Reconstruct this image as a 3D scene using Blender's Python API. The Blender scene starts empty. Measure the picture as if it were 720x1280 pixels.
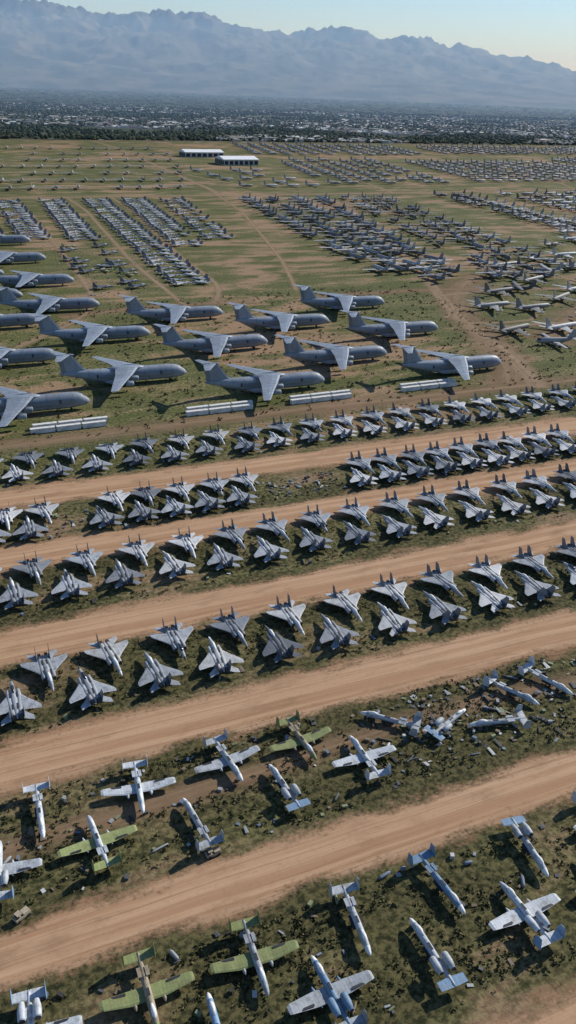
import bpy, math, random
from mathutils import Vector, Matrix, noise
random.seed(7)
scene=bpy.context.scene
rnd=random.random
def U(a,b): return a+(b-a)*rnd()

# ------------------------------------------------------------------ materials
def newmat(name):
    m=bpy.data.materials.new(name); m.use_nodes=True
    nt=m.node_tree; nt.nodes.clear()
    return m,nt
def N(nt,t,**kw):
    n=nt.nodes.new(t)
    for k,v in kw.items(): setattr(n,k,v)
    return n
def mixc(nt,fac,a,b,blend='MIX'):
    n=nt.nodes.new('ShaderNodeMix'); n.data_type='RGBA'; n.blend_type=blend
    for sock,val in ((n.inputs[0],fac),(n.inputs[6],a),(n.inputs[7],b)):
        if hasattr(val,'is_output'): nt.links.new(val,sock)
        elif isinstance(val,(int,float)): sock.default_value=val
        else: sock.default_value=(*val,1)
    return n.outputs[2]
def mth(nt,op,a,b=0.0,c=None,clamp=False):
    n=nt.nodes.new('ShaderNodeMath'); n.operation=op; n.use_clamp=clamp
    for i,val in enumerate((a,b,c)):
        if val is None: continue
        if hasattr(val,'is_output'): nt.links.new(val,n.inputs[i])
        else: n.inputs[i].default_value=val
    return n.outputs[0]
def ramp(nt,src,lo,hi,a=0.,b=1.):
    n=nt.nodes.new('ShaderNodeMapRange'); n.clamp=True
    n.interpolation_type='SMOOTHSTEP'
    nt.links.new(src,n.inputs[0])
    n.inputs[1].default_value=lo;n.inputs[2].default_value=hi
    n.inputs[3].default_value=a;n.inputs[4].default_value=b
    return n.outputs[0]
def nz(nt,vec,scale,detail=4,rough=.55,dist=0.):
    n=nt.nodes.new('ShaderNodeTexNoise')
    n.inputs['Scale'].default_value=scale;n.inputs['Detail'].default_value=detail
    n.inputs['Roughness'].default_value=rough;n.inputs['Distortion'].default_value=dist
    nt.links.new(vec,n.inputs['Vector']); return n.outputs[0]
def scalev(nt,vec,s):
    n=nt.nodes.new('ShaderNodeVectorMath'); n.operation='MULTIPLY'
    nt.links.new(vec,n.inputs[0]); n.inputs[1].default_value=s; return n.outputs[0]
def out(nt,shader):
    o=nt.nodes.new('ShaderNodeOutputMaterial'); nt.links.new(shader,o.inputs[0])
def bsdf(nt,col,rough=.9,spec=.2,metal=0.,normal=None):
    b=nt.nodes.new('ShaderNodeBsdfPrincipled')
    if hasattr(col,'is_output'): nt.links.new(col,b.inputs['Base Color'])
    else: b.inputs['Base Color'].default_value=(*col,1)
    if hasattr(rough,'is_output'): nt.links.new(rough,b.inputs['Roughness'])
    else: b.inputs['Roughness'].default_value=rough
    b.inputs['Specular IOR Level'].default_value=spec
    b.inputs['Metallic'].default_value=metal
    if normal is not None: nt.links.new(normal,b.inputs['Normal'])
    return b.outputs[0]

def paint(name,col,dirt=(.2,.17,.13),var=.35,rough=.55,scale=.6,amt=.45):
    m,nt=newmat(name)
    tc=N(nt,'ShaderNodeTexCoord'); oi=N(nt,'ShaderNodeObjectInfo')
    v=nt.nodes.new('ShaderNodeVectorMath'); v.operation='ADD'
    nt.links.new(tc.outputs['Object'],v.inputs[0])
    sc=nt.nodes.new('ShaderNodeVectorMath'); sc.operation='SCALE'
    nt.links.new(oi.outputs['Location'],sc.inputs[0]); sc.inputs['Scale'].default_value=.37
    nt.links.new(sc.outputs[0],v.inputs[1])
    n1=nz(nt,v.outputs[0],scale,4,.65); n2=nz(nt,v.outputs[0],scale*5,3,.6)
    br=nt.nodes.new('ShaderNodeTexBrick')   # skin panels
    nt.links.new(tc.outputs['Object'],br.inputs['Vector'])
    br.inputs['Scale'].default_value=scale*.6; br.inputs['Mortar Size'].default_value=.012
    br.inputs['Color1'].default_value=(1,1,1,1);br.inputs['Color2'].default_value=(.8,.8,.8,1)
    br.inputs['Mortar'].default_value=(.5,.5,.5,1)
    c=mixc(nt,ramp(nt,n1,.45,.72,0,amt),col,dirt)
    c=mixc(nt,ramp(nt,n2,.5,.75,0,amt*.7),c,tuple(x*.45 for x in col))
    c=mixc(nt,.75,c,br.outputs[0],'MULTIPLY')
    val=mth(nt,'MULTIPLY_ADD',oi.outputs['Random'],var,1-var*.6)
    hs=nt.nodes.new('ShaderNodeHueSaturation'); nt.links.new(c,hs.inputs['Color']); nt.links.new(val,hs.inputs['Value'])
    out(nt,bsdf(nt,hs.outputs[0],rough,.35))
    return m
def flat(name,col,rough=.6,spec=.3,metal=0.,var=.25,scale=2.):
    m,nt=newmat(name); tc=N(nt,'ShaderNodeTexCoord')
    n=nz(nt,tc.outputs['Object'],scale,3,.6)
    c=mixc(nt,ramp(nt,n,.3,.7),tuple(x*(1-var) for x in col),tuple(min(1,x*(1+var)) for x in col))
    out(nt,bsdf(nt,c,rough,spec,metal)); return m
def island(name,cols,rough=.8):
    m,nt=newmat(name); g=N(nt,'ShaderNodeNewGeometry')
    cr=nt.nodes.new('ShaderNodeValToRGB'); cr.color_ramp.interpolation='CONSTANT'
    e=cr.color_ramp.elements
    while len(e)<len(cols): e.new(.5)
    for i,(p,c) in enumerate(cols): e[i].position=p; e[i].color=(*c,1)
    nt.links.new(g.outputs['Random Per Island'],cr.inputs[0])
    out(nt,bsdf(nt,cr.outputs[0],rough,.2)); return m

M_f=paint('fighter_grey_paint',(.36,.38,.395),(.13,.13,.125),.6,.5,.5,.65)
M_fl=paint('fighter_light_paint',(.58,.58,.565),(.22,.205,.17),.4,.5,.5,.55)
M_fk=paint('fighter_dark_grey_paint',(.20,.215,.235),(.11,.105,.10),.5,.5,.5,.6)
M_ff=paint('fighter_fin_paint',(.19,.20,.215),(.1,.1,.1),.5,.5,.5,.5)
M_fd=flat('fighter_dark_metal',(.06,.06,.06),.5,.4,.4)
M_white=flat('protective_white_coating',(.76,.75,.71),.7,.2,0,.12)
M_glass=flat('canopy_glass',(.03,.04,.05),.15,.6,0,.1)
M_tyre=flat('tyre_rubber',(.03,.03,.03),.9,.1)
M_c5=paint('airlifter_grey_paint',(.29,.33,.375),(.19,.205,.22),.18,.5,.12,.55)
M_c5d=flat('airlifter_dark_trim',(.05,.055,.065),.5,.4)
M_tp=paint('transport_plane_paint',(.40,.40,.385),(.19,.16,.13),.9,.55,.3,.55)
M_tk=paint('transport_plane_dark_paint',(.19,.185,.17),(.14,.11,.08),.6,.6,.3,.5)
M_att=paint('attack_jet_paint',(.50,.53,.55),(.20,.19,.15),.5,.55,.6,.65)
M_blue=paint('attack_jet_blue_paint',(.20,.33,.47),(.30,.32,.32),.4,.55,.6,.6)
M_prim=paint('green_primer_paint',(.30,.34,.13),(.18,.14,.07),.4,.7,.6,.5)
M_tan=paint('bare_tan_primer',(.42,.35,.24),(.18,.13,.08),.4,.7,.6,.5)
M_dk=flat('engine_dark',(.035,.035,.04),.6,.3)

# ------------------------------------------------------------------ mesh builder
class MB:
    def __init__(s): s.v=[];s.f=[];s.m=[];s.sm=[]
    def face(s,idx,m,sm=False): s.f.append(idx);s.m.append(m);s.sm.append(sm)
    def loft(s,secs,n=12,m=0,mf=None,capm=None):
        base=len(s.v)
        for (x,y,z,ry,rz) in secs:
            for j in range(n):
                a=2*math.pi*j/n
                s.v.append((x,y+ry*math.sin(a),z+rz*math.cos(a)))
        for i in range(len(secs)-1):
            for j in range(n):
                k=(j+1)%n
                s.face([base+i*n+j,base+i*n+k,base+(i+1)*n+k,base+(i+1)*n+j],mf(i,j) if mf else m,True)
        c=m if capm is None else capm
        s.face([base+j for j in reversed(range(n))],c)
        e=base+(len(secs)-1)*n
        s.face([e+j for j in range(n)],c)
    def wing(s,st,m=0,ax='z'):
        fr=((0,0),(.1,.75),(.4,1),(1,.08),(.4,-1),(.1,-.75))
        base=len(s.v);n=6
        for (x,y,z,c,t) in st:
            for (a,b) in fr:
                if ax=='z': s.v.append((x-a*c,y,z+b*t/2))
                else: s.v.append((x-a*c,y+b*t/2,z))
        for i in range(len(st)-1):
            for j in range(n):
                k=(j+1)%n
                s.face([base+i*n+j,base+i*n+k,base+(i+1)*n+k,base+(i+1)*n+j],m)
        s.face([base+j for j in range(n)],m); e=base+(len(st)-1)*n
        s.face([e+j for j in reversed(range(n))],m)
    def wing2(s,st,m=0):
        s.wing(st,m); s.wing([(x,-y,z,c,t) for x,y,z,c,t in st],m)
    def box(s,c,d,m=0,rot=0.,tilt=0.):
        b=len(s.v); R=Matrix.Rotation(rot,3,'Z')@Matrix.Rotation(tilt,3,'Y')
        for i in (-1,1):
            for j in (-1,1):
                for k in (-1,1):
                    p=R@Vector((i*d[0]/2,j*d[1]/2,k*d[2]/2)); s.v.append((c[0]+p.x,c[1]+p.y,c[2]+p.z))
        for q in ((0,1,3,2),(4,6,7,5),(0,4,5,1),(2,3,7,6),(0,2,6,4),(1,5,7,3)): s.face([b+i for i in q],m)
    def wheel(s,x,y,r,w,m):
        b=len(s.v);n=10
        for sy in (-w/2,w/2):
            for j in range(n):
                a=2*math.pi*j/n; s.v.append((x+r*math.cos(a),y+sy,r+r*math.sin(a)))
        for j in range(n):
            k=(j+1)%n; s.face([b+j,b+k,b+n+k,b+n+j],m,True)
        s.face([b+j for j in reversed(range(n))],m); s.face([b+n+j for j in range(n)],m)
    def merge(s,o,loc,rot,sc=1.,mo=0):
        b=len(s.v); c=math.cos(rot);q=math.sin(rot)
        for x,y,z in o.v: s.v.append((loc[0]+sc*(x*c-y*q),loc[1]+sc*(x*q+y*c),loc[2]+sc*z))
        for f,m,sm in zip(o.f,o.m,o.sm): s.face([b+i for i in f],m+mo,sm)
    def mesh(s,name,mats):
        me=bpy.data.meshes.new(name); me.from_pydata(s.v,[],s.f)
        for m in mats: me.materials.append(m)
        me.polygons.foreach_set('material_index',s.m)
        me.polygons.foreach_set('use_smooth',s.sm)
        me.update(); return me
def place(name,me,loc=(0,0,0),rz=0.,sc=1.,rx=0.,ry=0.):
    o=bpy.data.objects.new(name,me); scene.collection.objects.link(o)
    o.location=loc; o.rotation_euler=(rx,ry,rz); o.scale=(sc,sc,sc); return o

# ---- fighter: twin tail, swept wings.  mats 0 paint 1 dark 2 white 3 tyre 4 glass 5 fin
def fighter(canopy=2,nose=0,missing=()):
    b=MB()
    b.loft([(9.7,0,1.95,.03,.03),(9.1,0,1.98,.22,.22),(8.0,0,2.0,.42,.44),(6.6,0,2.05,.58,.62),(5,0,2.1,.66,.8),(3,0,2.15,.75,.85),(0,0,2.1,1.0,.75),(-4,0,2.05,.9,.62),(-7,0,2.05,.5,.4),(-8.2,0,2.05,.15,.12)],12,0,mf=lambda i,j:nose if i<2 else 0)
    b.loft([(6.0,0,2.6,.1,.1),(5.3,0,2.8,.42,.42),(4.3,0,2.95,.5,.55),(3,0,2.9,.48,.45),(1.6,0,2.7,.2,.2)],10,canopy)
    for sy in (-1,1):
        b.loft([(3.9,sy*1.35,2.05,.5,.72),(2.5,sy*1.4,2.0,.62,.78),(-1,sy*1.3,1.95,.75,.72),(-5,sy*1.05,1.95,.75,.68),(-7,sy*.95,2.0,.62,.6)],10,0,capm=1)
        b.loft([(-7,sy*.95,2.0,.56,.56),(-8.4,sy*.95,2.0,.42,.42)],10,1)
        b.wing([(2.2,sy*1.5,2.35,7.6,.42),(-.5,sy*3.4,2.33,4.9,.28),(-4.0,sy*6.3,2.3,2.0,.12),(-4.7,sy*6.55,2.3,1.1,.06)],0)
        b.wing([(-5.0,sy*1.7,2.0,3.6,.22),(-6.6,sy*3.0,2.0,2.6,.14),(-8.0,sy*4.3,2.0,1.7,.07)],0)
        b.box((-6.2,sy*1.85,2.05),(5.0,.5,.32),0)
        if sy not in missing:
            b.wing([(-4.4,sy*1.85,2.1,3.8,.24),(-6.1,sy*1.87,3.8,2.5,.15),(-7.2,sy*1.9,5.5,1.6,.08)],5,'y')
        b.box((-.9,sy*1.35,1.0),(.18,.18,1.1),1); b.wheel(-.9,sy*1.45,.42,.3,3)
        b.box((1.4,sy*.95,2.72),(2.2,.5,.06),1)
        b.box((-3.6,sy*.6,2.72),(2.4,.35,.06),1)
        b.box((-7.7,sy*.95,2.5),(1.2,.9,.12),1)
    b.box((4.6,0,.9),(.14,.14,1.2),1); b.wheel(4.6,0,.3,.2,3)
    return b
fm=[M_f,M_fd,M_white,M_tyre,M_glass,M_ff]; fl=[M_fl]+fm[1:]; fk=[M_fk]+fm[1:]
F1=fighter(2,0).mesh('fighter_mesh_a',fm); F2=fighter(2,2).mesh('fighter_mesh_b',fl); F3=fighter(4,1).mesh('fighter_mesh_c',fm); F4=fighter(2,2,(1,)).mesh('fighter_mesh_d',fl)
F5=fighter(2,0).mesh('fighter_mesh_e',fk)

# ---- large T-tail airlifter
def airlifter():
    b=MB()
    def mf(i,j): return 1 if (i==2 and j in (0,1,15,14,2)) else 0
    b.loft([(37.2,0,4.1,.15,.15),(36.6,0,4.2,1.1,1.15),(35,0,4.7,2.2,2.35),(33.2,0,5.2,2.9,3.2),(31,0,5.5,3.3,3.85),(27,0,5.6,3.6,4.25),(18,0,5.6,3.65,4.3),(5,0,5.6,3.65,4.3),(-8,0,5.6,3.6,4.3),(-14,0,6.0,3.5,3.9),(-20,0,6.8,3.0,3.2),(-26,0,7.6,2.2,2.4),(-32,0,8.2,1.4,1.5),(-36,0,8.6,.6,.7),(-37.2,0,8.7,.1,.1)],16,0,mf=mf)
    b.loft([(12,0,9.4,.6,.4),(8,0,9.7,2.6,1.0),(-5,0,9.7,2.7,1.0),(-10,0,9.4,.8,.5)],12,0)
    for sy in (-1,1):
        b.loft([(7,sy*3.2,2.9,.4,.4),(4,sy*3.5,2.6,1.2,1.6),(-8,sy*3.5,2.6,1.2,1.6),(-12,sy*3.2,3.0,.4,.4)],10,0)
        b.wing([(8.0,sy*2,10.0,13.5,1.7),(2.2,sy*13,9.1,9.8,1.15),(-3.8,sy*23,8.2,6.8,.75),(-9.6,sy*33.5,7.3,4.2,.42),(-10.8,sy*34.1,7.25,2.6,.2)],0)
        for (yy,xx,zz) in ((12.5,5.5,6.9),(20,1.3,6.3)):
            b.loft([(xx+.1,sy*yy,zz,1.15,1.15),(xx-.3,sy*yy,zz,1.38,1.38),(xx-3.2,sy*yy,zz,1.4,1.4),(xx-4.6,sy*yy,zz,1.05,1.05)],14,0,capm=1)
            b.loft([(xx-4.5,sy*yy,zz,.8,.8),(xx-7.2,sy*yy,zz,.45,.45)],10,1)
            b.wing([(xx-1.2,sy*yy,zz+1.2,6.5,.4),(xx-3.2,sy*yy,zz+2.4,6.0,.4)],0,'y')
        b.wing([(-30.0,sy*.2,19.3,7.6,.7),(-34.0,sy*6,19.1,5.0,.4),(-36.9,sy*10.6,18.9,2.8,.2)],0)
        for k in (2.5,-1.5,-5.5): b.wheel(k,sy*3.4,.75,1.6,2)
        for yy,xx in ((8,-4.5),(15,-5.9),(22,-8.8)): b.box((xx,sy*yy,9.35-yy*.07),(4.2,.45,.55),0)
        b.box((21,sy*3.6,6.2),(1.3,.16,2.1),1)
        b.box((-16,sy*3.3,6.4),(1.1,.2,2.0),1)
    b.wing([(-17.5,0,8.6,18.5,1.2),(-23.0,0,11.0,13.0,1.1),(-29.2,0,18.9,8.6,.7)],0,'y')
    b.loft([(-28.0,0,19.3,.1,.1),(-30,0,19.35,.65,.6),(-36.5,0,19.3,.6,.5),(-39.2,0,19.2,.1,.1)],10,0)
    b.box((27,0,1.2),(.5,.5,2.0),1); b.wheel(27,-.5,.6,.4,2); b.wheel(27,.5,.6,.4,2)
    return b
AL=airlifter().mesh('airlifter_mesh',[M_c5,M_c5d,M_tyre])

# ---- propeller transport (high straight wing, four nacelles)
def prop(low=False,n=8,det=True):
    b=MB()
    b.loft([(15,0,2.6,.2,.2),(14,0,2.8,1.1,1.2),(12,0,3.2,1.8,2.0),(4,0,3.3,2.0,2.15),(-5,0,3.3,2.0,2.1),(-10,0,4.0,1.3,1.4),(-15,0,4.7,.3,.35)],n,0,mf=lambda i,j:1 if (i==1 and j in (0,1,n-1) and det) else 0)
    z=2.4 if low else 5.2
    b.wing2([(3.2,1,z,4.8,.8),(2.2,19.8,z+.6,2.6,.3)],0)
    for sy in (-1,1):
        for yy in (5.2,10.2):
            b.loft([(5.2,sy*yy,z-.1,.35,.4),(4.2,sy*yy,z-.1,.6,.75),(-.5,sy*yy,z-.1,.4,.5)],6,0,capm=1)
            if det: b.box((5.3,sy*yy,z-.1),(.12,.25,3.9),1); b.box((5.3,sy*yy,z-.1),(.12,3.9,.25),1)
    b.wing2([(-10.5,.3,5,4,.4),(-11.8,8,5,2.2,.2)],0)
    b.wing([(-8.5,0,5,6.5,.5),(-12.4,0,11.3,2.8,.25)],0,'y')
    if det:
        for x,y in ((10,0),(0,2.0),(0,-2.0)): b.wheel(x,y,.55,.6,1); b.box((x,y*.9,1.4),(.3,.3,1.4),1)
    return b
def sweptjet(n=8,det=True):
    b=MB()
    b.loft([(20,0,3.2,.2,.2),(18.8,0,3.3,1.0,1.1),(16,0,3.6,1.75,1.9),(4,0,3.7,1.85,2.1),(-8,0,3.7,1.8,2.0),(-15,0,4.3,1.0,1.2),(-20,0,4.9,.2,.25)],n,0)
    b.wing2([(6,1.2,3,10,1.0),(-1,9,3.4,5.5,.55),(-9,20,4.2,2.6,.2)],0)
    for sy in (-1,1):
        for yy,xx in ((8.2,2.6),(14,-1.6)): b.loft([(xx+1,sy*yy,2.2,.55,.55),(xx-1,sy*yy,2.2,.7,.7),(xx-3.4,sy*yy,2.3,.4,.4)],8,0,capm=1)
    b.wing2([(-13,.3,4.6,4.5,.4),(-17.5,6.5,4.9,2,.2)],0)
    b.wing([(-11,0,5.2,7.5,.5),(-17,0,12.2,3,.2)],0,'y')
    if det:
        for x,y in ((13,0),(-1,2.4),(-1,-2.4)): b.wheel(x,y,.6,.8,1); b.box((x,y*.9,1.5),(.3,.3,1.6),1)
    return b
P1=prop(False,10).mesh('prop_plane_mesh',[M_tp,M_dk]); P2=prop(True,10).mesh('patrol_plane_mesh',[M_tp,M_dk]); J1=sweptjet(10).mesh('swept_jet_mesh',[M_tp,M_dk])
P3=prop(False,10).mesh('prop_plane_dark_mesh',[M_tk,M_dk]); J2=sweptjet(10).mesh('swept_jet_dark_mesh',[M_tk,M_dk])

# ---- straight-wing attack jet   mats 0 body 1 wing 2 white 3 dark 4 tyre
def attack(wings=True,engines=True,nosem=0,fins=True,wm=1):
    b=MB()
    b.loft([(8.1,0,1.75,.1,.1),(7.6,0,1.78,.38,.4),(6.4,0,1.9,.6,.75),(4.6,0,2.0,.68,.88),(1.5,0,2.0,.72,.82),(-2.5,0,2.0,.68,.72),(-5.5,0,2.2,.5,.52),(-7.6,0,2.45,.25,.28),(-8.2,0,2.5,.05,.06)],12,0,mf=lambda i,j:nosem if i<2 else 0)
    b.loft([(5.9,0,2.5,.12,.1),(5.2,0,2.75,.42,.42),(4.3,0,2.85,.45,.5),(3.0,0,2.7,.25,.25)],10,2)
    if wings:
        b.wing2([(1.6,.5,1.6,3.1,.5),(1.6,3.4,1.6,3.1,.48),(1.0,8.2,2.05,2.1,.26),(.7,8.75,1.95,1.6,.12)],wm)
        for sy in (-1,1):
            b.loft([(2.6,sy*2.7,1.4,.1,.1),(1.8,sy*2.7,1.35,.35,.38),(-.8,sy*2.7,1.35,.32,.35),(-1.8,sy*2.7,1.4,.1,.1)],8,0)
            b.box((-.95,sy*5.2,1.9),(.5,2.6,.06),3)
    else:
        for sy in (-1,1): b.box((.1,sy*.85,1.6),(2.9,.5,.42),3)
    b.box((.6,0,2.78),(1.6,.5,.08),3); b.box((-2.2,0,2.66),(1.0,.4,.08),3)
    for sy in (-1,1):
        if engines:
            b.loft([(-1.9,sy*1.35,3.15,.62,.62),(-2.2,sy*1.35,3.15,.74,.74),(-3.8,sy*1.35,3.15,.78,.78),(-5.4,sy*1.3,3.2,.5,.5)],12,0,capm=3)
        b.box((-3.6,sy*.75,2.7),(2.0,.7,.25),0)
        b.wing([(-6.0,sy*.2,2.45,2.2,.28),(-6.2,sy*2.9,2.45,1.9,.2)],wm)
        if fins: b.wing([(-6.0,sy*2.95,1.7,2.2,.2),(-6.0,sy*2.95,2.9,2.2,.2),(-6.7,sy*2.95,4.6,1.3,.1)],1,'y')
        b.box((0,sy*2.7 if wings else sy*.8,.8),(.14,.14,.9),3); b.wheel(0,sy*2.7 if wings else sy*.8,.42,.25,4)
    b.box((5.4,0,.7),(.14,.14,1.1),3); b.wheel(5.4,0,.3,.2,4)
    return b
def am(body,wing): return [body,wing,M_white,M_dk,M_tyre]
A1=attack(wm=0).mesh('attack_jet_mesh_a',am(M_att,M_blue)); A2=attack(True,False).mesh('attack_jet_mesh_b',am(M_att,M_prim))
A3=attack(False,False,2).mesh('attack_jet_mesh_c',am(M_att,M_att)); A4=attack(False,True,2,False).mesh('attack_jet_mesh_d',am(M_att,M_blue))
A5=attack(True,False,2).mesh('attack_jet_mesh_e',am(M_att,M_att))
A6=attack(True,False,1).mesh('attack_jet_mesh_f',am(M_tan,M_prim))
A7=attack(False,False,2).mesh('attack_jet_mesh_g',am(M_blue,M_blue))
A8=attack(True,True,2).mesh('attack_jet_mesh_h',am(M_blue,M_att))

# ------------------------------------------------------------------ place aircraft
H90=math.pi/2
def fight(x,y,up):
    me=random.choice([F1,F1,F1,F2,F2,F3,F4,F5])
    place('fighter_jet',me,(x+U(-.7,.7),y+U(-.8,.8),0),(H90 if up else -H90)+math.radians(U(-5,5)),U(1.03,1.08))
for k in range(-4,16):
    x=10+20.1*k
    fight(x,202.5,True); fight(x+10.4,213.5,False)
for k in range(-4,19):
    x=-1.6+18.7*k
    fight(x,261,True); fight(x+9.6,272.5,False)
for k in range(-6,26):
    x=-60+14.6*k+2
    if not(34<x<58 or 128<x<168):
        fight(x,308,True)
        if rnd()>.1: fight(x+7.3,318.0,False)
for k in range(-8,24):
    x=49+18.0*k
    fight(x,362,True); fight(x+9,373,False)

for (x,y) in [(310,434),(317,521),(318,606),(180,436),(180,523),(179,608),(44,442),(45,529),(46,618),(45,706),(44,795),(43,884),
              (248,476),(249,566),(110,476),(111,567),(96,659),(93,752),(90,855),(88,960),(-24,486),(-24,575),(-24,662),(-25,750)]:
    place('military_transport_plane',AL,(x+U(-2,2),y+U(-2,2),0),math.radians(U(-4,1)),1.0)

def att(me,x,y,up,dz=0): place('attack_jet',me,(x,y,0),(H90 if up else -H90)+math.radians(U(-8,8)),1.06)
for me,x,y,up in [(A6,22,105,0),(A2,44,104,0),(A3,67,104,0),(A7,89,105,0),(A4,114,106,0),(A5,137,106,0),(A1,160,106,0),(A1,0,105,0),
                  (A7,32,92,1),(A8,55,91.5,1),(A4,78,91.5,1),(A1,102,92,1),(A5,125,92,1),(A1,9,92,1),(A4,148,92,1),
                  (A3,10,159,0),(A5,34,158,0),(A5,58,159,0),(A6,79,159,0),(A2,21,145,1),(A1,-1,145,1),(A3,44,142,1),(A4,68,145,1),(A5,92,147,1),(A3,-14,159,0),
                  (A3,184,155,0),(A3,205,157,0)]:
    att(me,x,y,up)
for x,y,r in [(106,158,2.4),(146,155,-1.1),(160,156,-1.2),(121,151,.4),(134,146,2.9)]:
    place('stripped_jet_fuselage',A3 if x!=121 else A4,(x,y,-.5),r,1.05,U(-.2,.2),U(-.05,.05))

# blocks of stored aircraft
def quadpt(q,a,b):
    A,B,C,D=[Vector((*p,0)) for p in q]
    return (A*(1-a)+B*a)*(1-b)+(D*(1-a)+C*a)*b
def block(q,nc,nr,meshes,name,skip=.06,rot0=0.,jit=2.,flip=True,scl=1.):
    for i in range(nc):
        for j in range(nr):
            if rnd()<skip: continue
            p=quadpt(q,(i+.5)/nc,(j+.5)/nr)
            r=rot0+(math.pi if (flip and i%2) else 0)+math.radians(U(-7,7))
            place(name,random.choice(meshes),(p.x+U(-jit,jit),p.y+U(-jit,jit),0),r,scl)
ff=[F1,F2,F3,F2]
block([(128,1310),(160,1310),(150,980),(118,980)],2,20,ff,'fighter_jet',.05)
block([(190,1310),(222,1310),(200,960),(168,960)],2,21,ff,'fighter_jet',.05)
block([(150,940),(205,940),(190,715),(140,715)],3,10,[F5,A6],'fighter_jet',.45,jit=5)
block([(248,1310),(286,1310),(246,715),(210,715)],2,34,ff,'fighter_jet',.04)
block([(305,1310),(343,1310),(300,905),(268,905)],2,24,ff,'fighter_jet',.04)
block([(365,1310),(402,1310),(345,925),(312,925)],2,20,[F1,F3,F2],'fighter_jet',.2,jit=3)
block([(80,1310),(108,1310),(104,1010),(78,1010)],2,20,ff,'fighter_jet',.1)
block([(474,1300),(640,1290),(500,700),(410,730)],4,20,[P1,P2,P2,P3],'propeller_transport_plane',.07,H90*1.05,4,False,1.)
block([(650,1290),(745,1285),(640,690),(520,700)],3,20,[P1,P2,P3],'propeller_transport_plane',.1,H90*.9,5,True)
block([(410,725),(600,690),(580,655),(470,655)],5,1,[P1,P3],'propeller_transport_plane',.1,H90,4,False)
block([(830,1300),(900,1300),(860,880),(800,880)],2,16,[P1,P3,P3],'propeller_transport_plane',.06,.1,3,True)
block([(960,1300),(1200,1300),(1090,900),(930,900)],5,13,[P1,J1,J2,P3],'propeller_transport_plane',.12,.2,4,True)
for x,y,r,me in [(470,560,.1,J1),(520,585,.5,J2),(500,520,-.2,P1),(450,500,.2,J1),(420,470,2.9,P2),(560,610,.3,J1),(600,640,.1,P3),(545,655,.4,J1),(590,690,2.8,P1),
               (640,700,.2,J2),(620,750,.5,P2),(670,760,.1,J1),(700,820,.3,P3),(480,620,.2,J2),(440,575,.1,J1),(410,505,.3,J2),(465,455,.2,P1),(530,540,.15,J1),(575,560,2.9,J1),(640,620,.2,P1),(690,680,.3,J2),(730,760,.2,P2),(760,850,.1,J1),
               (505,625,2.7,P3),(525,690,.4,P3),(565,725,.2,J1),(655,655,.3,P3),(610,600,.1,J2),(700,725,2.9,P1),(745,800,.2,P3),(480,480,2.8,P3),(540,500,.2,J2),(790,900,.2,P1),(740,700,.1,J1),(780,760,.3,P3),(820,830,.1,J1),(670,590,.2,J1)]:
    place('jet_tanker_plane' if me in (J1,J2) else 'propeller_transport_plane',me,(x,y,0),r)

dm=MB(); pl=[prop(False,6,False),prop(True,6,False),sweptjet(6,False)]
def dblock(x0,x1,y0,y1,dx,dy,kinds,rot,skip=.1,tilt=0.):
    y=y0
    while y<y1:
        x=x0
        while x<x1:
            if rnd()>skip: dm.merge(pl[random.choice(kinds)],(x+(y-y0)*tilt+U(-3,3),y+U(-3,3),0),rot+U(-.08,.08),1,random.choice([0,0,2]))
            x+=dx
        y+=dy
for y in (1450,1560,1680,1810,1960,2120,2290): dblock(170,170+(y-1300)*.25+250,y,y+1,34,50,[2,1],H90*.9,.12)
dblock(560,700,1450,1780,42,55,[0,1],.2,.25)
dblock(740,1010,1480,2000,40,44,[0],.1,.12,.2)
dblock(1080,1500,1500,1950,38,38,[0,1],.1,.06,.2)
dblock(1560,2100,1480,2050,40,42,[0,2],.1,.08,.2)
dblock(860,1350,2150,2480,40,40,[1,0],.1,.08,.2)
dblock(1450,2500,2200,2520,40,40,[1,0],.1,.08,.2)
M_tpd=flat('faded_dark_paint',(.22,.21,.19),.7)
place('distant_parked_aircraft',dm.mesh('distant_aircraft_mesh',[M_tp,M_dk,M_tpd,M_dk]))

M_cont=flat('container_white_paint',(.66,.64,.58),.6,.3,0,.2,.4)
cb=MB(); cb.box((0,0,1.35),(12.2,2.44,2.5),0)
for i in range(30):
    x=-5.9+i*.407
    for sy in (-1,1): cb.box((x,sy*1.24,1.35),(.18,.06,2.3),0)
for x in (-6.05,6.05):
    for y in (-1.18,1.18): cb.box((x,y,1.38),(.16,.14,2.66),1)
cb.box((6.13,0,1.35),(.05,.08,2.2),1); cb.box((0,0,.06),(12,2.2,.12),1)
CM=cb.mesh('container_mesh',[M_cont,M_dk])
for x in (70,151,212,284):
    for k in (-1,0,1):
        for r in (0,1): place('shipping_container',CM,(x+k*12.9-6+r*2,412+r*5.5,0),math.radians(U(-1,1)))

tb=MB(); tb.box((0,0,.75),(3.6,1.7,.7),0); tb.box((.9,0,1.25),(1.6,1.5,.35),0); tb.box((-.8,0,1.9),(1.2,1.4,.08),0)
for x in (-1.3,-.3):
    for y in (-.65,.65): tb.box((x,y,1.5),(.07,.07,.8),1)
tb.box((-1.1,0,1.2),(.5,1.2,.5),1)
for x in (-1.2,1.2):
    for y in (-.8,.8): tb.wheel(x,y,.38,.3,2)
TM=tb.mesh('tow_tractor_mesh',[M_tan,M_dk,M_tyre])
place('tow_tractor',TM,(2,132.5,0),.5); place('tow_tractor',TM,(45,133,0),.1)

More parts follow.
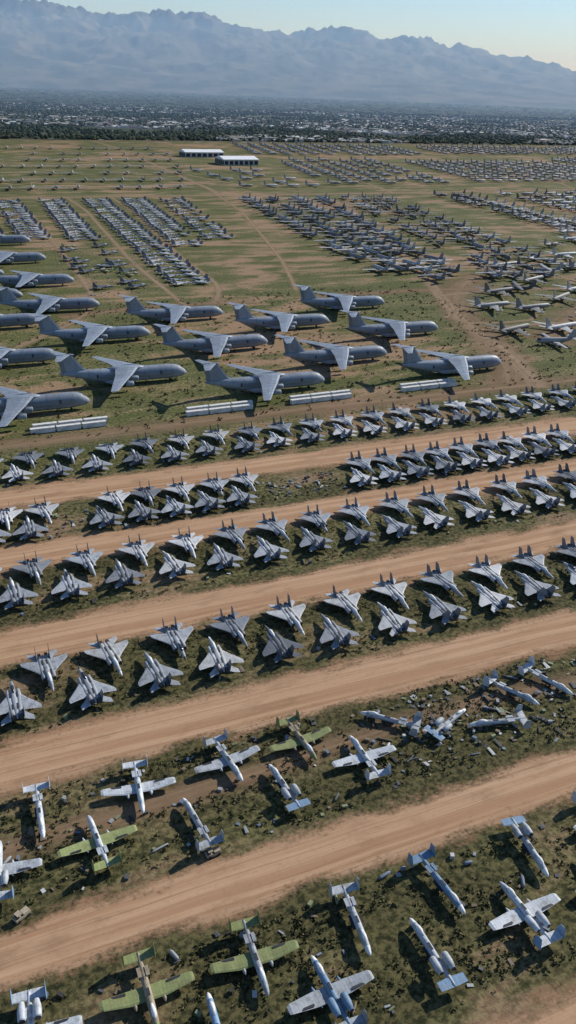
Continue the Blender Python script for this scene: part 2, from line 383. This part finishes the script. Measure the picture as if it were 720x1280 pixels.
M_hw=flat('hangar_white_roof',(.78,.78,.76),.8,.1,0,.06,.1); M_hwall=flat('hangar_wall',(.5,.48,.44),.8,.2,0,.1,.1)
def hangar(x,y,L,W,h,r):
    e=bpy.data.objects.new('aircraft_hangar',None); scene.collection.objects.link(e); e.location=(x,y,0); e.rotation_euler=(0,0,r)
    w=MB(); w.box((0,0,h*.35),(L,W,h*.7),0)
    for k in range(5): w.box((-L/2-.1,-W/2+W*(k+.5)/5,h*.3),(.2,W/6,h*.5),1)
    for k in range(7): w.box((-L/2+L*(k+.5)/7,-W/2-.1,h*.3),(L/10,.2,h*.45),1)
    o=place('walls',w.mesh('hangar_walls',[M_hwall,M_dk])); o.parent=e
    rr=MB(); pts=[(-W/2-1,h*.7+.02),(0,h),(W/2+1,h*.7+.02),(W/2+1,h*.7-.4),(-W/2-1,h*.7-.4)]; n=5
    for s in (-1,1):
        for (yy,zz) in pts: rr.v.append((s*(L/2+1),yy,zz))
    for i in range(n): k=(i+1)%n; rr.face([i,n+i,n+k,k],0)
    rr.face(list(range(n)),0); rr.face(list(range(2*n-1,n-1,-1)),0)
    o=place('roof',rr.mesh('hangar_roof',[M_hw])); o.parent=e
hangar(705,1890,80,60,17,.0); hangar(690,2090,95,50,16,.0)

# ------------------------------------------------------------------ ground
m,nt=newmat('desert_ground'); tc=N(nt,'ShaderNodeTexCoord'); P=tc.outputs['Object']
sep=N(nt,'ShaderNodeSeparateXYZ'); nt.links.new(P,sep.inputs[0])
PX=scalev(nt,P,(.35,1,1))
big=nz(nt,P,.006,4,.6,.5); mid=nz(nt,PX,.045,5,.62,.6); fine=nz(nt,P,.6,4,.7); vf=nz(nt,P,3.,2,.7)
grass=mixc(nt,ramp(nt,mid,.35,.65),(.118,.135,.042),(.265,.235,.105))
grass=mixc(nt,ramp(nt,fine,.42,.62),tuple([.07,.072,.026]),grass)
dirt=mixc(nt,ramp(nt,fine,.3,.7),(.22,.135,.075),(.37,.25,.15))
c=mixc(nt,ramp(nt,mth(nt,'ADD',mth(nt,'MULTIPLY',big,.5),mth(nt,'MULTIPLY',mid,.5)),.49,.58),grass,dirt)
c=mixc(nt,ramp(nt,vf,.55,.75,0,.6),c,(.05,.043,.024))
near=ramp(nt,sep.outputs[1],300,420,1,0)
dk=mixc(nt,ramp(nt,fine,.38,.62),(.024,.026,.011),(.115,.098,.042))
c=mixc(nt,mth(nt,'MULTIPLY',near,ramp(nt,mid,.42,.64,.97,.3)),c,dk)  # near strips: dark green grass, plus shadow between parked jets put into the colour
tv=nt.nodes.new('ShaderNodeTexVoronoi'); nt.links.new(P,tv.inputs['Vector']); tv.inputs['Scale'].default_value=.02
town=mixc(nt,ramp(nt,nz(nt,P,.003,5,.7),.42,.6),(.03,.045,.02),(.085,.085,.055))
bw=N(nt,'ShaderNodeSeparateColor'); nt.links.new(tv.outputs['Color'],bw.inputs[0])
town=mixc(nt,ramp(nt,bw.outputs[0],.88,.95,0,.5),town,(.34,.33,.31))
wob=mth(nt,'ADD',sep.outputs[1],mth(nt,'MULTIPLY',big,300.))
c=mixc(nt,ramp(nt,wob,2740,2800),c,town)
bp=nt.nodes.new('ShaderNodeBump'); bp.inputs['Strength'].default_value=.5; bp.inputs['Distance'].default_value=.5
nt.links.new(fine,bp.inputs['Height'])
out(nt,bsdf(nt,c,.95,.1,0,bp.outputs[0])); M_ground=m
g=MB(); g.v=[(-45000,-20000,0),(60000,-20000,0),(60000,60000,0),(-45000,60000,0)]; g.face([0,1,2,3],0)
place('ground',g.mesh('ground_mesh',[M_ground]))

def roadmat(name,c1,c2,edge=.45,op=1.):
    m,nt=newmat(name); tc=N(nt,'ShaderNodeTexCoord'); uv=tc.outputs['UV']; P=tc.outputs['Object']
    s=N(nt,'ShaderNodeSeparateXYZ'); nt.links.new(uv,s.inputs[0])
    v=s.outputs[1]
    e=mth(nt,'SUBTRACT',1.,mth(nt,'ABSOLUTE',mth(nt,'MULTIPLY_ADD',v,2.,-1.)))
    n1=nz(nt,scalev(nt,P,(.6,1.4,1)),.09,5,.65); n2=nz(nt,P,.9,3,.65)
    e=mth(nt,'ADD',e,mth(nt,'MULTIPLY_ADD',n1,1.3,-.65)); e=mth(nt,'ADD',e,mth(nt,'MULTIPLY_ADD',n2,.6,-.3))
    a=ramp(nt,e,.12,.12+edge,0,op)
    tr=nz(nt,scalev(nt,uv,(.006,9,1)),1.,4,.6,.3); tr2=nz(nt,scalev(nt,uv,(.02,45,1)),1.,3,.6,.2)
    c=mixc(nt,ramp(nt,tr,.35,.65),c1,c2)
    c=mixc(nt,ramp(nt,tr2,.5,.7,0,.55),c,tuple(x*.58 for x in c1))
    c=mixc(nt,ramp(nt,n1,.5,.7,0,.5),c,tuple(x*.6 for x in c1))
    c=mixc(nt,ramp(nt,n2,.5,.8,0,.4),c,tuple(x*.65 for x in c1))
    d=bsdf(nt,c,.95,.1); t=N(nt,'ShaderNodeBsdfTransparent'); mx=N(nt,'ShaderNodeMixShader')
    nt.links.new(a,mx.inputs[0]); nt.links.new(t.outputs[0],mx.inputs[1]); nt.links.new(d,mx.inputs[2])
    out(nt,mx.outputs[0]); return m
M_road=roadmat('dirt_road_surface',(.385,.222,.122),(.51,.325,.195))
M_road2=roadmat('dirt_track_surface',(.32,.215,.13),(.42,.30,.185),.7,.7)
M_patch=roadmat('bare_earth_patch',(.27,.17,.10),(.36,.245,.15),1.0,.75)
def strip(name,pts,w,mat,z):
    b=MB(); uv=[]; L=0
    Pt=[Vector((p[0],p[1])) for p in pts]; q=[]
    for a,c in zip(Pt,Pt[1:]):
        k=max(1,int((c-a).length/25))
        for i in range(k): q.append(a.lerp(c,i/k))
    q.append(Pt[-1])
    for _ in range(3):
        q=[q[0]]+[(q[i-1]+q[i]*2+q[i+1])/4 for i in range(1,len(q)-1)]+[q[-1]]
    for i,p in enumerate(q):
        d=(q[min(i+1,len(q)-1)]-q[max(i-1,0)]).normalized(); nrm=Vector((-d.y,d.x))
        if i: L+=(p-q[i-1]).length
        ww=w*(1+.12*noise.noise(Vector((L*.02,z*100,0))))
        for s in (-.5,.5):
            b.v.append((p.x+nrm.x*s*ww,p.y+nrm.y*s*ww,z)); uv.append((L,s+.5))
    for i in range(len(q)-1): b.face([2*i,2*i+2,2*i+3,2*i+1],0)
    me=b.mesh(name+'_mesh',[mat]); l=me.uv_layers.new(name='UV')
    for poly in me.polygons:
        for li in poly.loop_indices: l.data[li].uv=uv[me.loops[li].vertex_index]
    place(name,me)
z=.02
for y0,y1,w in ((341,333,30),(289,285,29),(233,232,30),(180,175,27),(124,123,21),(66,66,26)):
    strip('dirt_road',[(-300,y0),(0,y0),(160,(y0+y1)/2),(330,y1),(600,y1),(1000,y1-5)],w,M_road,z); z+=.004
tracks=[([(700,1330),(641,1240),(560,1010),(480,760),(425,630),(385,530),(368,440),(345,392)],20),
 ([(150,1340),(160,1200),(148,900),(140,703),(125,640),(60,570)],9),([(235,1340),(235,1200),(205,850),(200,640)],8),
 ([(300,1340),(295,1200),(258,850),(252,700),(225,655)],8),([(470,1340),(440,1150),(350,800),(310,680)],7),
 ([(-100,1352),(600,1345),(1300,1365),(2600,1390)],28),([(540,2600),(545,2340),(484,1391),(470,1340)],16),
 ([(340,2500),(460,1900),(560,1500),(640,1360)],12),([(720,1340),(1000,1330),(760,820),(600,600),(470,420)],11),
 ([(425,630),(520,640),(600,610),(760,640)],10),([(390,520),(450,530),(520,500),(620,520)],10),([(385,560),(420,600),(470,590),(480,540),(430,520),(390,540)],7),
 ([(100,2610),(1200,2640),(2600,2650)],20),([(790,1345),(900,1900),(1060,2600)],12),([(1200,1360),(1500,2000),(1700,2600)],12),([(1350,1500),(700,1440)],9)]
for pts,w in tracks: strip('dirt_track',pts,w*1.25,M_road2,z); z+=.006
strip('bare_earth',[(-200,398),(0,400),(180,402),(400,398),(800,400)],34,M_patch,.012)
strip('bare_earth',[(330,400),(375,470),(400,560),(440,640),(520,700)],60,M_patch,.008)
strip('bare_earth',[(300,655),(440,655),(560,625)],30,M_patch,.01)
strip('bare_earth',[(-60,153),(60,151),(110,160),(200,152),(400,152)],14,M_patch,.014)
strip('bare_earth',[(100,640),(170,660),(260,650)],26,M_patch,.015)
strip('bare_earth',[(420,480),(500,540),(600,600),(700,700)],70,M_patch,.017)

# ------------------------------------------------------------------ scrub, scrap
M_scrub=island('dry_scrub_leaves',[(0,(.05,.055,.02)),(.3,(.09,.085,.03)),(.55,(.15,.12,.055)),(.8,(.035,.04,.018))])
sb=MB()
def clump(x,y,r,n=6):
    for _ in range(n):
        cx=x+U(-r,r);cy=y+U(-r,r);cz=U(.05,r*.8); a=Vector((U(-1,1),U(-1,1),U(-.2,1))).normalized()*r*.55; bb=a.cross(Vector((U(-1,1),U(-1,1),U(-1,1)))).normalized()*r*.5
        b=len(sb.v)
        for s,t in ((-1,-.6),(1,-.6),(.6,1),(-.6,1)): sb.v.append((cx+a.x*s+bb.x*t,cy+a.y*s+bb.y*t,max(.02,cz+a.z*s+bb.z*t)))
        sb.face([b,b+1,b+2,b+3],0)
strips=[(80,112,3600),(134,168,4200),(190,221,2600),(246,274,2000),(298,322,1400),(352,392,1600)]
for y0,y1,n in strips:
    for _ in range(n):
        x=U(-40,60+y1*.95); y=U(y0,y1)
        if noise.noise(Vector((x*.05,y*.08,0)))+U(-.3,.3)>-.05: clump(x,y,U(.2,.65))
for _ in range(2500): clump(U(-10,420),U(400,680),U(.4,1.2),5)
place('scrub_bushes',sb.mesh('scrub_mesh',[M_scrub]))

M_scrap=island('scrap_metal',[(0,(.30,.31,.31)),(.2,(.09,.09,.09)),(.45,(.20,.15,.10)),(.62,(.5,.5,.47)),(.70,(.22,.24,.13)),(.82,(.15,.18,.22)),(.9,(.05,.045,.04))],.6)
sc=MB()
def scrap(x,y):
    k=rnd()
    if k<.55: sc.box((x,y,.2),(U(.3,1.6),U(.3,1.0),U(.08,.4)),0,U(0,3.1),U(-.25,.25))
    elif k<.72: sc.wing([(x,y,.3,U(.8,1.7),.18),(x-U(0,1),y+U(1.2,3.2),.45,U(.4,1.),.08)],0)
    elif k<.8:
        t=MB(); r=U(.2,.5);l=U(.7,2.4); t.loft([(l,0,r,r*.6,r*.6),(l*.6,0,r,r,r),(-l*.6,0,r,r,r),(-l,0,r,r*.5,r*.5)],8,0); sc.merge(t,(x,y,0),U(0,6))
    else: sc.box((x,y,U(.3,.6)),(U(.6,1.5),U(.6,1.0),U(.6,1.2)),0,U(0,3))
for y0,y1,n in ((83,88,30),(97,101,34),(107,113,40),(134,140,50),(148,154,80),(161,166,70),(192,197,20),(219,221,10),(247,252,24),(298,303,40),(352,357,40),(378,386,50)):
    for _ in range(n): scrap(U(-30,60+y1*.95),U(y0,y1))
for _ in range(180): scrap(U(98,190),U(140,165))
for _ in range(70): scrap(U(130,168),U(302,320))
for _ in range(40): scrap(U(30,60),U(302,320))
for _ in range(200): scrap(U(400,640),U(430,680))
for _ in range(120): scrap(U(130,210),U(700,960))
place('scrap_metal_debris',sc.mesh('scrap_mesh',[M_scrap]))

# ------------------------------------------------------------------ town
hb=MB(); tb=MB()
PHI=(1+5**.5)/2
ico=[Vector(v).normalized() for v in ((-1,PHI,0),(1,PHI,0),(-1,-PHI,0),(1,-PHI,0),(0,-1,PHI),(0,1,PHI),(0,-1,-PHI),(0,1,-PHI),(PHI,0,-1),(PHI,0,1),(-PHI,0,-1),(-PHI,0,1))]
icf=[(0,11,5),(0,5,1),(0,1,7),(0,7,10),(0,10,11),(1,5,9),(5,11,4),(11,10,2),(10,7,6),(7,1,8),(3,9,4),(3,4,2),(3,2,6),(3,6,8),(3,8,9),(4,9,5),(2,4,11),(6,2,10),(8,6,7),(9,8,1)]
def tree(x,y,r,h):
    b=len(tb.v)
    for p in ico:
        k=U(.65,1.25); tb.v.append((x+p.x*r*k,y+p.y*r*k,h*.5+p.z*h*.5*k))
    for f in icf: tb.face([b+i for i in f],0)
def house(x,y,l,w,h,r,gable):
    t=MB(); l/=2;w/=2
    t.v=[(-l,-w,0),(l,-w,0),(l,w,0),(-l,w,0),(-l,-w,h),(l,-w,h),(l,w,h),(-l,w,h),(-l,0,h+w*.5),(l,0,h+w*.5)]
    for q in ((0,1,5,4),(2,3,7,6)): t.face(q,1)
    if gable:
        t.face((1,2,6,9,5),1);t.face((3,0,4,8,7),1);t.face((4,5,9,8),0);t.face((6,7,8,9),0)
    else:
        t.face((1,2,6,5),1);t.face((3,0,4,7),1);t.face((4,5,6,7),0)
    hb.merge(t,(x,y,0),r)
for _ in range(11000):
    y=2680+4000*rnd()**1.8; x=U(-.05,1.02)*y
    if noise.noise(Vector((x*.0012,y*.0012,3)))<-.1: continue
    gx=round(x/34)*34+U(-4,4); gy=round(y/46)*46+U(-5,5)
    big_=rnd()<.04
    house(gx,gy,U(30,80) if big_ else U(13,22),U(20,40) if big_ else U(10,14),U(6,9) if big_ else U(3,4.5),random.choice((0,H90))+.02,not big_)
for _ in range(27000):
    y=2640+4800*rnd()**1.1; x=U(-.05,1.02)*y
    if noise.noise(Vector((x*.002,y*.002,9)))<-.4: continue
    tree(x,y,U(4,9.5),U(5,12))
for _ in range(13000):
    y=U(5800,14000); x=U(-.05,1.0)*y; tree(x,y,U(15,55),U(7,14))
for _ in range(1000):
    y=U(6500,12000); x=U(-.05,1.0)*y; house(x,y,U(20,70),U(15,40),U(4,9),0,False)
M_roof=island('house_roofs',[(0,(.34,.33,.31)),(.33,(.14,.13,.12)),(.52,(.52,.51,.49)),(.68,(.22,.17,.13)),(.85,(.74,.74,.72))],.8)
M_wall=island('house_walls',[(0,(.40,.36,.31)),(.5,(.29,.24,.19)),(.8,(.55,.52,.48))],.9)
place('distant_town_houses',hb.mesh('town_mesh',[M_roof,M_wall]))
M_tree=island('tree_foliage',[(0,(.028,.046,.02)),(.35,(.045,.062,.026)),(.65,(.025,.035,.016)),(.85,(.07,.075,.038))],.9)
place('distant_town_trees',tb.mesh('town_trees_mesh',[M_tree]))

# ------------------------------------------------------------------ mountains
prof=[(-20,98),(0,106),(7.6,105),(12,104),(16,102),(20.5,96),(24,89),(28,89),(31,79),(34,73),(37,60),(40,53),(42,44),(48,34),(60,26),(75,20)]
def pr(t):
    for (a,h),(b,k) in zip(prof,prof[1:]):
        if a<=t<=b: return h+(k-h)*(t-a)/(b-a)
    return prof[-1][1]
mb=MB(); NT=640;NR=110
for j in range(NR):
    r=12500+ (j/(NR-1))*11000
    for i in range(NT):
        t=-15+i/(NT-1)*85; a=math.radians(t)
        x=r*math.sin(a);y=r*math.cos(a)
        s=(r-12500)/11000
        env=min(1,(s/.62)**1.15) if s<.62 else 1-(s-.62)/.38*.5
        hmax=pr(t)*.00076*19300
        rg=noise.ridged_multi_fractal(Vector((x*.00035,y*.00035,1.7)),.9,2.1,7,1.0,2.0)/2.2
        rg3=noise.ridged_multi_fractal(Vector((x*.0011,y*.0011,4.7)),.75,2.1,6,1.0,2.0)/2.2
        rg2=noise.fractal(Vector((x*.0012,y*.0012,5)),.8,2.1,5)
        h=hmax*env*(.56+.26*min(1.1,rg)+.30*min(1.1,rg3))+rg2*80*env
        mb.v.append((x,y,h-25))
for j in range(NR-1):
    for i in range(NT-1): k=j*NT+i; mb.face([k,k+NT,k+NT+1,k+1],0,True)
m,nt=newmat('mountain_rock'); tc=N(nt,'ShaderNodeTexCoord'); P=tc.outputs['Object']
c=mixc(nt,ramp(nt,nz(nt,P,.002,5,.65),.4,.6),(.045,.056,.056),(.13,.13,.125)); out(nt,bsdf(nt,c,.95,.1))
place('mountains',mb.mesh('mountain_mesh',[m]))

# ------------------------------------------------------------------ haze over the valley (real scattering volume)
m=bpy.data.materials.new('air_haze'); m.use_nodes=True; nt=m.node_tree; nt.nodes.clear()
vs=N(nt,'ShaderNodeVolumeScatter'); vs.inputs['Color'].default_value=(.36,.60,1,1); vs.inputs['Density'].default_value=9.2e-5; vs.inputs['Anisotropy'].default_value=0.1
o=N(nt,'ShaderNodeOutputMaterial'); nt.links.new(vs.outputs[0],o.inputs['Volume'])
hz=MB(); hz.box((7000,12300,500),(60000,19600,1200),0)
place('atmospheric_haze',hz.mesh('haze_mesh',[m]))

# ------------------------------------------------------------------ light
az=math.radians(74); el=math.radians(32)
sd=Vector((math.sin(az)*math.cos(el),math.cos(az)*math.cos(el),math.sin(el)))
L=bpy.data.lights.new('sun','SUN'); L.energy=5.0; L.angle=math.radians(.5); L.color=(1,.955,.88)
so=bpy.data.objects.new('sun',L); scene.collection.objects.link(so); so.rotation_euler=(-sd).to_track_quat('-Z','Y').to_euler(); so.location=(0,0,500)
w=bpy.data.worlds.new('World'); scene.world=w; w.use_nodes=True; nt=w.node_tree
bg=nt.nodes['Background']; sk=nt.nodes.new('ShaderNodeTexSky'); sk.sky_type='NISHITA'; sk.sun_disc=False
sk.sun_elevation=el; sk.sun_rotation=az; sk.air_density=1.; sk.dust_density=.2; sk.ozone_density=2.5; sk.altitude=700
tint=mixc(nt,1.,sk.outputs[0],(.88,.99,1.14),'MULTIPLY')
nt.links.new(tint,bg.inputs[0]); bg.inputs[1].default_value=.11

# ------------------------------------------------------------------ camera
cam=bpy.data.cameras.new('camera'); co=bpy.data.objects.new('camera',cam); scene.collection.objects.link(co); scene.camera=co
R=Matrix(((0.91636,0.15113,-0.37073),(-0.39884,0.4249,-0.81264),(0.03471,0.89254,0.44964)))
co.matrix_world=Matrix.Translation((0,0,160))@R.to_4x4()
cam.sensor_fit='VERTICAL'; cam.sensor_height=36; cam.lens=36*1060/1280; cam.clip_start=1; cam.clip_end=100000
scene.view_settings.view_transform='Standard'; scene.view_settings.look='None'; scene.view_settings.exposure=0
